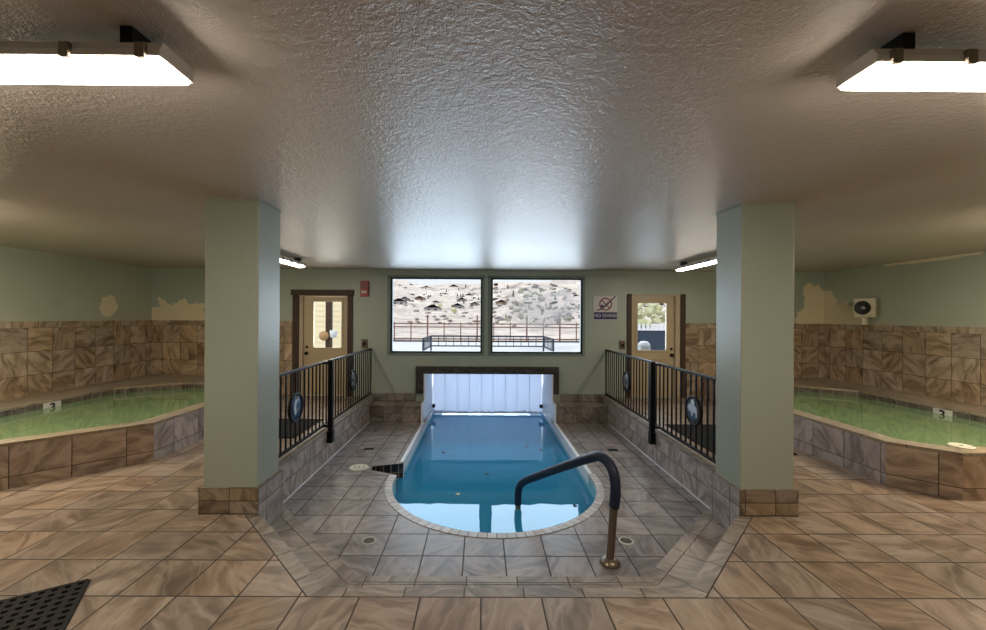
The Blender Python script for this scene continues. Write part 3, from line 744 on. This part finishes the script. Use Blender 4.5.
ring.flat([(-.09,.075),(-.075,.09),(.09,-.075),(.075,-.09)],f,.003); ring.build('prohibition_ring',M['signred'],t)
fig=MB()
fig.flat([(-.05,-.045),(-.02,-.02),(.19,.165),(.205,.15),(.0,-.05),(-.03,-.07)],f,.002)
fig.flat([(-.07+.03*math.cos(a*PI/6),-.04+.03*math.sin(a*PI/6)) for a in range(12)],f,.002)
fig.flat([(-.185,-.125),(-.18,-.11),(-.12,-.10),(-.04,-.06),(-.03,-.08),(-.12,-.125)],f,.002)
fig.build('diver_figure',M['navy'],t)
t=empty('fire_alarm',(-2.447,D,1.97)); tag(t,'red fire alarm strobe on the wall above the left railing','alarm',kind='thing')
MB().box(-2.525,-2.368,D-.05,D,1.967,2.272).build('body',M['red'],t,bevel=.008)
MB().box(-2.50,-2.395,D-.07,D-.05,2.03,2.075).build('strobe_lens',M['signw'],t,bevel=.006)
MB().box(-2.50,-2.395,D-.055,D-.05,2.11,2.25).build('sounder_grille',M['signred'],t)
RY=Matrix(((1,0,0),(0,0,-1),(0,1,0)))
for x,lab in ((-2.444,'small brown button box on the wall right of the left door'),(2.637,'small brown button box on the wall left of the right door')):
    t=empty('button_box',(x,D,.96)); tag(t,lab,'pushbutton',kind='thing')  # call-button box beside each door
    MB().box(x-.055,x+.055,D-.03,D,.955,1.125).build('box',M['callbox'],t,bevel=.005)
    MB().lathe([(.032,0),(.032,.012),(.0001,.018)],(x,D-.03,1.035),RY,16).build('button',M['black'],t)
t=empty('wall_speaker',(6.46,7.02,1.48),math.radians(-68)); t['_local']=1; tag(t,'square ivory loudspeaker with a black round cone over the right hot tub','speaker',kind='thing')
# local frame: front faces local -Y
MB().box(-.15,.15,-.0,.07,.125,.455).build('cabinet',M['spk'],t,bevel=.01)
MB().lathe([(.14,0),(.14,.014),(.12,.02),(.115,.006)],(-.01,0,.29),RY,32,caps=False).build('trim_ring',M['spk'],t)
MB().lathe([(.12,.016),(.09,.012),(.036,.004)],(-.01,-.003,.29),RY,32,caps=False).build('cone',M['cone'],t)
MB().lathe([(.036,.004),(.03,.016),(.0001,.022)],(-.01,-.004,.29),RY,20).build('dust_cap',M['steel'],t)
MB().box(-.03,.03,.01,.06,.0,.125).build('bracket',M['spk'],t)
MB().box(-.03,.03,.065,.185,.22,.28).build('wall_arm',M['spk'],t)

# ------------------------------------------------------------------ light fixtures
def fixture(c,L,rz,label,nclip=6,lamp='lamp'):
    t=empty('strip_light',(c[0],c[1],0),rz); t['_local']=1; t.location=(c[0],c[1],H-.014); tag(t,label,'light',kind='thing',group=None)
    h=L/2
    m=MB(); 
    prof=[(-.060,-.045),(-.078,-.078),(-.078,-.098),(.078,-.098),(.078,-.078),(.060,-.045)]
    for i in range(len(prof)):
        a,b=prof[i],prof[(i+1)%len(prof)]
        m.face([(-h,a[0],a[1]),(h,a[0],a[1]),(h,b[0],b[1]),(-h,b[0],b[1])])
    m.face([(-h,p[0],p[1]) for p in prof]); m.face([(h,p[0],p[1]) for p in prof])
    m.build('housing',M['fixture'],t,bevel=.004)
    q=[(-.072,-.097),(-.072,-.103),(-.06,-.114),(-.03,-.120),(.03,-.120),(.06,-.114),(.072,-.103),(.072,-.097)]
    m=MB(); hh=h-.012
    for i in range(len(q)-1):
        a,b=q[i],q[i+1]; m.face([(-hh,a[0],a[1]),(hh,a[0],a[1]),(hh,b[0],b[1]),(-hh,b[0],b[1])],smooth=True)
    m.face([(-hh,p[0],p[1]) for p in q]); m.face([(hh,p[0],p[1]) for p in q]); m.build('diffuser',M[lamp],t)
    for i in range(nclip):
        x=-h+.055+(L-.11)*i/(nclip-1)
        for s in (-1,1):
            MB().box(x-.016,x+.016,s*.082-.008,s*.082+.008,-.108 if s<0 else -.094,-.062).build('latch',M['clip'],t,bevel=.003)
    for x in (-h*.8,h*.8):
        MB().box(x-.02,x+.02,-.05,.05,-.046,.014).build('mount',M['black'],t)
    return t
fixture((-1.815,1.362),1.29,0,'long lit strip light nearest the camera on the left of the ceiling')
fixture((1.745,1.362),1.29,0,'long lit strip light nearest the camera on the right of the ceiling')
fixture((-5.05,3.35),1.29,0,'added fill light, out of view, above the near end of the left hot tub',lamp='lampfill')  # this pair is added out of view to brighten the hot tub areas
fixture((5.05,3.35),1.29,0,'added fill light, out of view, above the near end of the right hot tub',lamp='lampfill')
fixture((-3.10,6.03),1.29,PI/2,'lit strip light on the far ceiling in front of the left door',lamp='lampfar')
fixture((3.20,6.22),1.29,PI/2,'lit strip light on the far ceiling in front of the right door',lamp='lampfar')

# ------------------------------------------------------------------ outdoors
GZ=-.5
def gridhill(name):
    m=MB(); nx,ny=60,44; P=[]
    for j in range(ny+1):
        y=34*(560/34)**(j/ny); row=[]
        for i in range(nx+1):
            x=(i/nx-.5)*1.15*y+ (i/nx-.5)*30
            px=407*(x+.15)/y   # bearing
            b=x/y
            # skyline by bearing: high on the left, saddle near the middle, rising to the right
            hl=.102-.05*max(0,min(1,(b+.24)/.24)); hl=max(hl,.083 if b<.0 else .083+.06*b)
            hl=min(hl,.10)
            u=max(0,min(1,(y-60)/440)); z=GZ+(hl*500+2)*(u**2.3)
            z+=noise.noise(Vector((x*.02,y*.02,3)))*4*u+noise.noise(Vector((x*.1,y*.1,1)))*.5*min(1,u*4)
            row.append((x,y,z))
        P.append(row)
    for j in range(ny):
        for i in range(nx): m.face([P[j][i],P[j][i+1],P[j+1][i+1],P[j+1][i]],smooth=True)
    return m.build(name,M['hill']),P
hill,HP=gridhill('exterior_hillside'); struct(hill,'dry pale hillside seen through the windows','hillside')
def hz(x,y):
    # height from mesh rows
    best=None
    for row in HP:
        if row[0][1]<=y: best=row
    return min(best,key=lambda p:abs(p[0]-x))[2]
gh=[(-1.34,9.26),(-1.9,9.26),(-1.9,12.5),(1.9,12.5),(1.9,9.26),(1.34,9.26)]
go=[(-30,D+.2),(-1.34,D+.2)]+[(-1.34,9.26),(-1.3,12.45),(1.3,12.45),(1.34,9.26)]+[(1.34,D+.2),(30,D+.2),(30,36),(-30,36)]
struct(MB().tess([go],GZ).build('exterior_ground',M['concrete'],recalc=False),'snowy paved ground outside the windows','ground')
# outdoor pool railing
r=empty('pool_railing',(0,12.6,GZ)); tag(r,'slate blue railing round the outdoor end of the pool, seen low in the windows','railing',kind='thing')
zt,zb=.95,.63
for a,b in (((-1.78,11.5),(-1.78,13.3)),((-1.78,13.3),(1.89,13.3)),((1.89,13.3),(1.89,11.5))):
    MB().bar((a[0],a[1],zt),(b[0],b[1],zt),.05).build('top_rail',M['steelblue'],r)
    MB().bar((a[0],a[1],zb),(b[0],b[1],zb),.04).build('bottom_rail',M['steelblue'],r)
    n=max(2,int(math.hypot(b[0]-a[0],b[1]-a[1])/.24))
    for i in range(n):
        x=a[0]+(b[0]-a[0])*i/n; y=a[1]+(b[1]-a[1])*i/n
        MB().bar((x,y,GZ if i==0 else zb),(x,y,zt),.05 if i==0 else .02).build('post' if i==0 else 'baluster',M['steelblue'],r)
MB().bar((1.89,11.5,GZ),(1.89,11.5,zt),.05).build('post',M['steelblue'],r)
# perimeter fence
r=empty('perimeter_fence',(0,35,GZ)); tag(r,'long brown post and rail fence beyond the snowy yard','fence',kind='thing')
for z in (1.0,.72,-.3): MB().bar((-9,35,z),(10,35,z),.07,.10).build('rail',M['rust'],r)
for k in range(14):
    x=-9+k*1.42; tall=k in(3,6,9,11); MB().bar((x,35,GZ),(x,35,1.75 if tall else 1.15),.12 if tall else .08).build('post',M['rust'],r)
# houses
def house(x,y,w,d_,h,mw,label,name='house'):
    z=hz(x,y)-.6; t=empty(name,(x,y,z)); tag(t,label,'house',kind='thing',group='houses on the hillside')
    MB().box(x-w/2,x+w/2,y,y+d_,z,z+h).build('wall',mw,t)
    m=MB(); rh=w*.22; e=.5
    pr=[(-w/2-e,h-.2),(0,h+rh),(w/2+e,h-.2),(w/2+e-.3,h-.4),(-w/2-e+.3,h-.4)]
    m.flat(pr,lambda u,v,dd:(x+u,y-.5+dd,z+v),d_+1); m.build('roof',M['roof1'],t)
    for s in (-.25,.2): MB().box(x+s*w-.8,x+s*w+.8,y-.06,y,z+h*.35,z+h*.7).build('window',M['dkglass'],t)
def at(px,y): return (px-482.6)/407*y-.15
H_=[(406,330),(421,345),(434,250),(437,335),(463,340),(447,400),(428,470),(470,400),(400,280),(412,480),(459,270),(455,470),(476,300),(503,300),(512,380),(527,420)]
for k,(px,y) in enumerate(H_):
    house(at(px,y),y,6.5+1.6*(k%3),6,2.8+.4*(k%2),M['house1'] if k%2 else M['house2'],'small dark-roofed house on the pale hillside')
def blob(m,c,r,sx=1,sz=1,seed=0,sub=2):
    bm=bmesh.new(); bmesh.ops.create_icosphere(bm,subdivisions=sub,radius=1)
    for f_ in bm.faces:
        P=[]
        for v in f_.verts:
            q=v.co.normalized(); k=1+.35*noise.noise(q*2.3+Vector((seed,seed*.7,0)))
            P.append((c[0]+q.x*r*sx*k,c[1]+q.y*r*k,c[2]+q.z*r*sz*k))
        m.face(P)
    bm.free()
def tree(x,y,z,h,w,mat,name,label,cat,group,trunk=True,nb=4):
    t=empty(name,(x,y,z)); tag(t,label,cat,kind='thing',group=group)
    if trunk: MB().tube([(x,y,z),(x+.05*h,y,z+h*.6)],[.05*h,.02*h],6).build('trunk',M['bark'],t)
    m=MB()
    for k in range(nb):
        if nb>10: blob(m,(x+rnd.uniform(-.45,.45)*w,y+rnd.uniform(-.4,.4)*w,z+h*(.4+.6*rnd.random())),w*rnd.uniform(.06,.12),1,.8,rnd.random()*30,1)
        else: blob(m,(x+rnd.uniform(-.3,.3)*w,y+rnd.uniform(-.3,.3)*w,z+h*(.45+.4*k/nb)),w*rnd.uniform(.32,.5),1,h/w*.42,rnd.random()*30)
    m.build('crown',mat,t,merge=False)
def conifer(x,y,z,h,label,group):
    t=empty('conifer',(x,y,z)); tag(t,label,'tree',kind='thing',group=group)
    MB().tube([(x,y,z),(x,y,z+h*.3)],h*.03,6).build('trunk',M['bark'],t)
    m=MB()
    for k in range(4): m.lathe([(h*(.24-.045*k),h*(.15+.2*k)),(.001,h*(.48+.175*k))],(x,y,z),seg=9,smooth=False)
    m.build('crown',M['conifer'],t)
used=[(at(px,y),y,6) for px,y in H_]
def spot(pa,pb,ya,yb,k):
    for _ in range(60):
        px=rnd.uniform(pa,pb); y=rnd.uniform(ya,yb); x=at(px,y); rad=k*y
        if all(math.hypot(x-a,(y-b))>rad+c for a,b,c in used): break
    used.append((x,y,rad)); return x,y
for k in range(120):
    x,y=spot(490,586,80,460,.007); h=rnd.uniform(.008,.017)*y
    if k%5==0: conifer(x,y,hz(x,y)-.3,h*1.2,'dark conifer on the wooded slope in the right window','conifers in the right window')
    else: tree(x,y,hz(x,y)-.3,h,h*.9,M[('bare','sageleaf','plum')[k%3]],'bare_tree','pale leafless tree on the slope in the right window','tree','bare trees in the right window',nb=3)
for k in range(26):
    x,y=spot(425,484,300,500,.006); h=rnd.uniform(.008,.014)*y
    conifer(x,y,hz(x,y)-.3,h,'dark conifer among the houses in the left window','conifers among the houses')
for k in range(24):
    x,y=spot(396,484,70,280,.010); h=rnd.uniform(.007,.012)*y
    tree(x,y,hz(x,y)-.2,h,h*1.3,M['bare'],'shrub','low leafless shrub below the houses in the left window','shrub','shrubs in the left window',False,3)
for k,(px,y) in enumerate(((456,210),(441,285))):
    x=at(px,y); tree(x,y,hz(x,y)-.2,4.2,3.4,M['olive'],'autumn_tree','yellow autumn tree %s in the left window'%('nearest the bottom of the slope' if k==0 else 'just left of another yellow one'),'tree',None)
# steam
t=NT('steam'); vs=t.n('ShaderNodeVolumePrincipled'); vs.inputs['Color'].default_value=(.92,.94,1,1)
P=t.n('ShaderNodeNewGeometry').outputs['Position']; nz=t.n('ShaderNodeTexNoise',i_Scale=.5,i_Detail=3.0); t.l(P,nz.inputs['Vector'])
t.l(t.math('MULTIPLY',t.math('MAXIMUM',t.math('SUBTRACT',nz.outputs[0],.36),0.0),1.6),vs.inputs['Density']); t.l(vs.outputs[0],t.out.inputs['Volume'])
m=MB(); blob(m,(at(540,24),24,2.1),1.5,1.3,.9,5,3); blob(m,(at(560,26),26,2.3),1.2,1.2,.9,8,3)
tag(m.build('steam',t.m),'pale cloud of steam drifting outside the right window','steam',kind='stuff')
# neighbour building by the left door
r=empty('neighbour_building',(-6,12.4,GZ)); tag(r,'cream clapboard building seen through the left door glass','building',kind='thing')
m=MB()
for k in range(26): 
    z=GZ+k*.16; m.flat([(0,0),(.0,.16),(-.012,.16),(-.03,0)],lambda u,v,dd,z=z:(-9+dd,12.4+u,z+v),4.7)
m.build('siding',M['cream'],r,merge=False)
MB().box(-9.2,-4.25,12.2,13.6,GZ+4.16,GZ+4.3).build('roof',M['roof1'],r)
MB().box(-4.42,-4.28,12.35,13.4,GZ,GZ+4.16).build('corner_board',M['cream'],r)
r=empty('porch_post',(at(331,11),11,GZ)); tag(r,'dark brown timber post outside the left door','post',kind='thing')
x=at(331,11); MB().bar((x,11,GZ),(x,11,3.0),.14).build('shaft',M['wood'],r)
MB().bar((x,11,2.0),(x-.3,11,2.4),.06).build('brace',M['wood'],r)
x2=at(326,10.9); RYm=Matrix(((1,0,0),(0,0,-1),(0,1,0)))
tag(MB().lathe([(.0001,-.03),(.12,-.03),(.13,0),(.12,.03),(.0001,.04)],(x2,10.895,1.05),RYm,28).build('woven_disc',M['tan']),'round tan woven disc hanging on the post outside the left door','disc')
tag(MB().lathe([(.06,-.09),(.085,-.07),(.10,.09),(.09,.10),(.0001,.10)],(at(335.5,10.8),10.8,1.10),seg=20).build('white_bucket',M['white']),'white bucket hanging outside the left door','bucket')
# right door view
r=empty('privacy_fence',(5,12.3,GZ)); tag(r,'slate blue board fence seen through the right door glass','fence',kind='thing')
m=MB()
for k in range(40): m.box(3.3+k*.15,3.3+k*.15+.14,12.3,12.33,GZ,1.22)
m.build('boards',M['steelblue'],r,merge=False)
for k in range(45):
    x=3.3+k*.13; MB().box(x,x+.06,12.28,12.34,1.22,1.40).build('picket',M['white'],r)
MB().box(3.3,9.2,12.26,12.36,1.20,1.25).build('rail',M['white'],r)
r=empty('white_bin',(at(645.5,10.4),10.4,GZ)); tag(r,'white rounded bin outside the right door','bin',kind='thing')
x=at(645.5,10.4); MB().box(x-.13,x+.13,10.3,10.5,GZ,.86).build('body',M['white'],r,bevel=.02)
MB().lathe([(.0001,.13),(.08,.12),(.135,.07),(.15,.02),(.15,0)],(x,10.4,.86),seg=20).build('lid',M['white'],r)
MB().box(x-.09,x+.09,10.29,10.3,.78,.83).build('flap',M['fixture'],r)
for k,(px,y) in enumerate(((634,17),(651,23),(671,17))):
    x=at(px,y); tree(x,y,GZ,3.1,2.0,M['olive'],'leafy_tree',('olive tree behind the blue fence, seen at the left of the right door glass','olive tree behind the blue fence, seen at the middle of the right door glass','olive tree behind the blue fence, seen at the right of the right door glass')[k],'tree',None,nb=40)

# ------------------------------------------------------------------ light
w=bpy.data.worlds.new('World'); bpy.context.scene.world=w; w.use_nodes=True; nt=w.node_tree
bg=nt.nodes['Background']; bg.inputs[0].default_value=(.92,.95,1.0,1); bg.inputs[1].default_value=1.05
sun=bpy.data.lights.new('sun','SUN'); sun.energy=2.1; sun.angle=.02; sun.color=(1,.95,.88)
so=bpy.data.objects.new('sun',sun); C.objects.link(so); so.rotation_euler=(math.radians(48),0,math.radians(-18))
def daylight(name,x0,x1,z0,z1,e,c,y=D+.30,spread=math.radians(180),tilt=0):
    l=bpy.data.lights.new(name,'AREA'); l.shape='RECTANGLE'; l.size=x1-x0; l.size_y=z1-z0; l.energy=e*(x1-x0)*(z1-z0); l.color=c; l.spread=spread
    o=bpy.data.objects.new(name,l); C.objects.link(o); o.location=((x0+x1)/2,y,(z0+z1)/2); o.rotation_euler=(math.radians(-90+tilt),0,0); return o
daylight('window_daylight',*WIN[0],11,(.68,.84,1.0),spread=math.radians(140),tilt=6); daylight('window_daylight',*WIN[1],11,(.74,.86,1.0),spread=math.radians(140),tilt=6)
daylight('passage_daylight',-1.2,1.2,-.3,.5,22,(.72,.84,1.0),y=11.2)
daylight('door_daylight',-3.475,-2.915,.945,1.865,30,(1,.93,.82)); daylight('door_daylight',2.955,3.535,.93,1.872,20,(.8,.9,1.0))

# ------------------------------------------------------------------ camera
f_,cx_,cy_,yaw,pit,rol,xc,hc=407.6033,482.6416,316.1569,.0038,.0028,.0057,-.1524,1.5695
c,s=math.cos(yaw),math.sin(yaw); X=Vector((c,-s,0)); Y1=Vector((s,c,0)); Z=Vector((0,0,1))
cp,sp_=math.cos(pit),math.sin(pit); ZR=Z*cp-Y1*sp_; F=Z*sp_+Y1*cp
cr,sr=math.cos(rol),math.sin(rol); R=X*cr+ZR*sr; U=ZR*cr-X*sr
cam=bpy.data.cameras.new('camera'); cam.sensor_width=36; cam.lens=f_*36/986; cam.shift_x=(493-cx_)/986; cam.shift_y=(cy_-315)/986; cam.clip_start=.05; cam.clip_end=2000
co=bpy.data.objects.new('camera',cam); C.objects.link(co)
co.matrix_world=Matrix(((R.x,U.x,-F.x,xc),(R.y,U.y,-F.y,0),(R.z,U.z,-F.z,hc),(0,0,0,1)))
sc=bpy.context.scene; sc.camera=co
sc.view_settings.view_transform='Standard'; sc.view_settings.look='None'; sc.view_settings.exposure=0; sc.view_settings.gamma=1; sc.view_settings.use_curve_mapping=False
sc.cycles.max_bounces=8; sc.cycles.diffuse_bounces=4; sc.cycles.transparent_max_bounces=12; sc.cycles.sample_clamp_indirect=6; sc.cycles.use_denoising=True
sc.cycles.caustics_reflective=False; sc.cycles.caustics_refractive=False
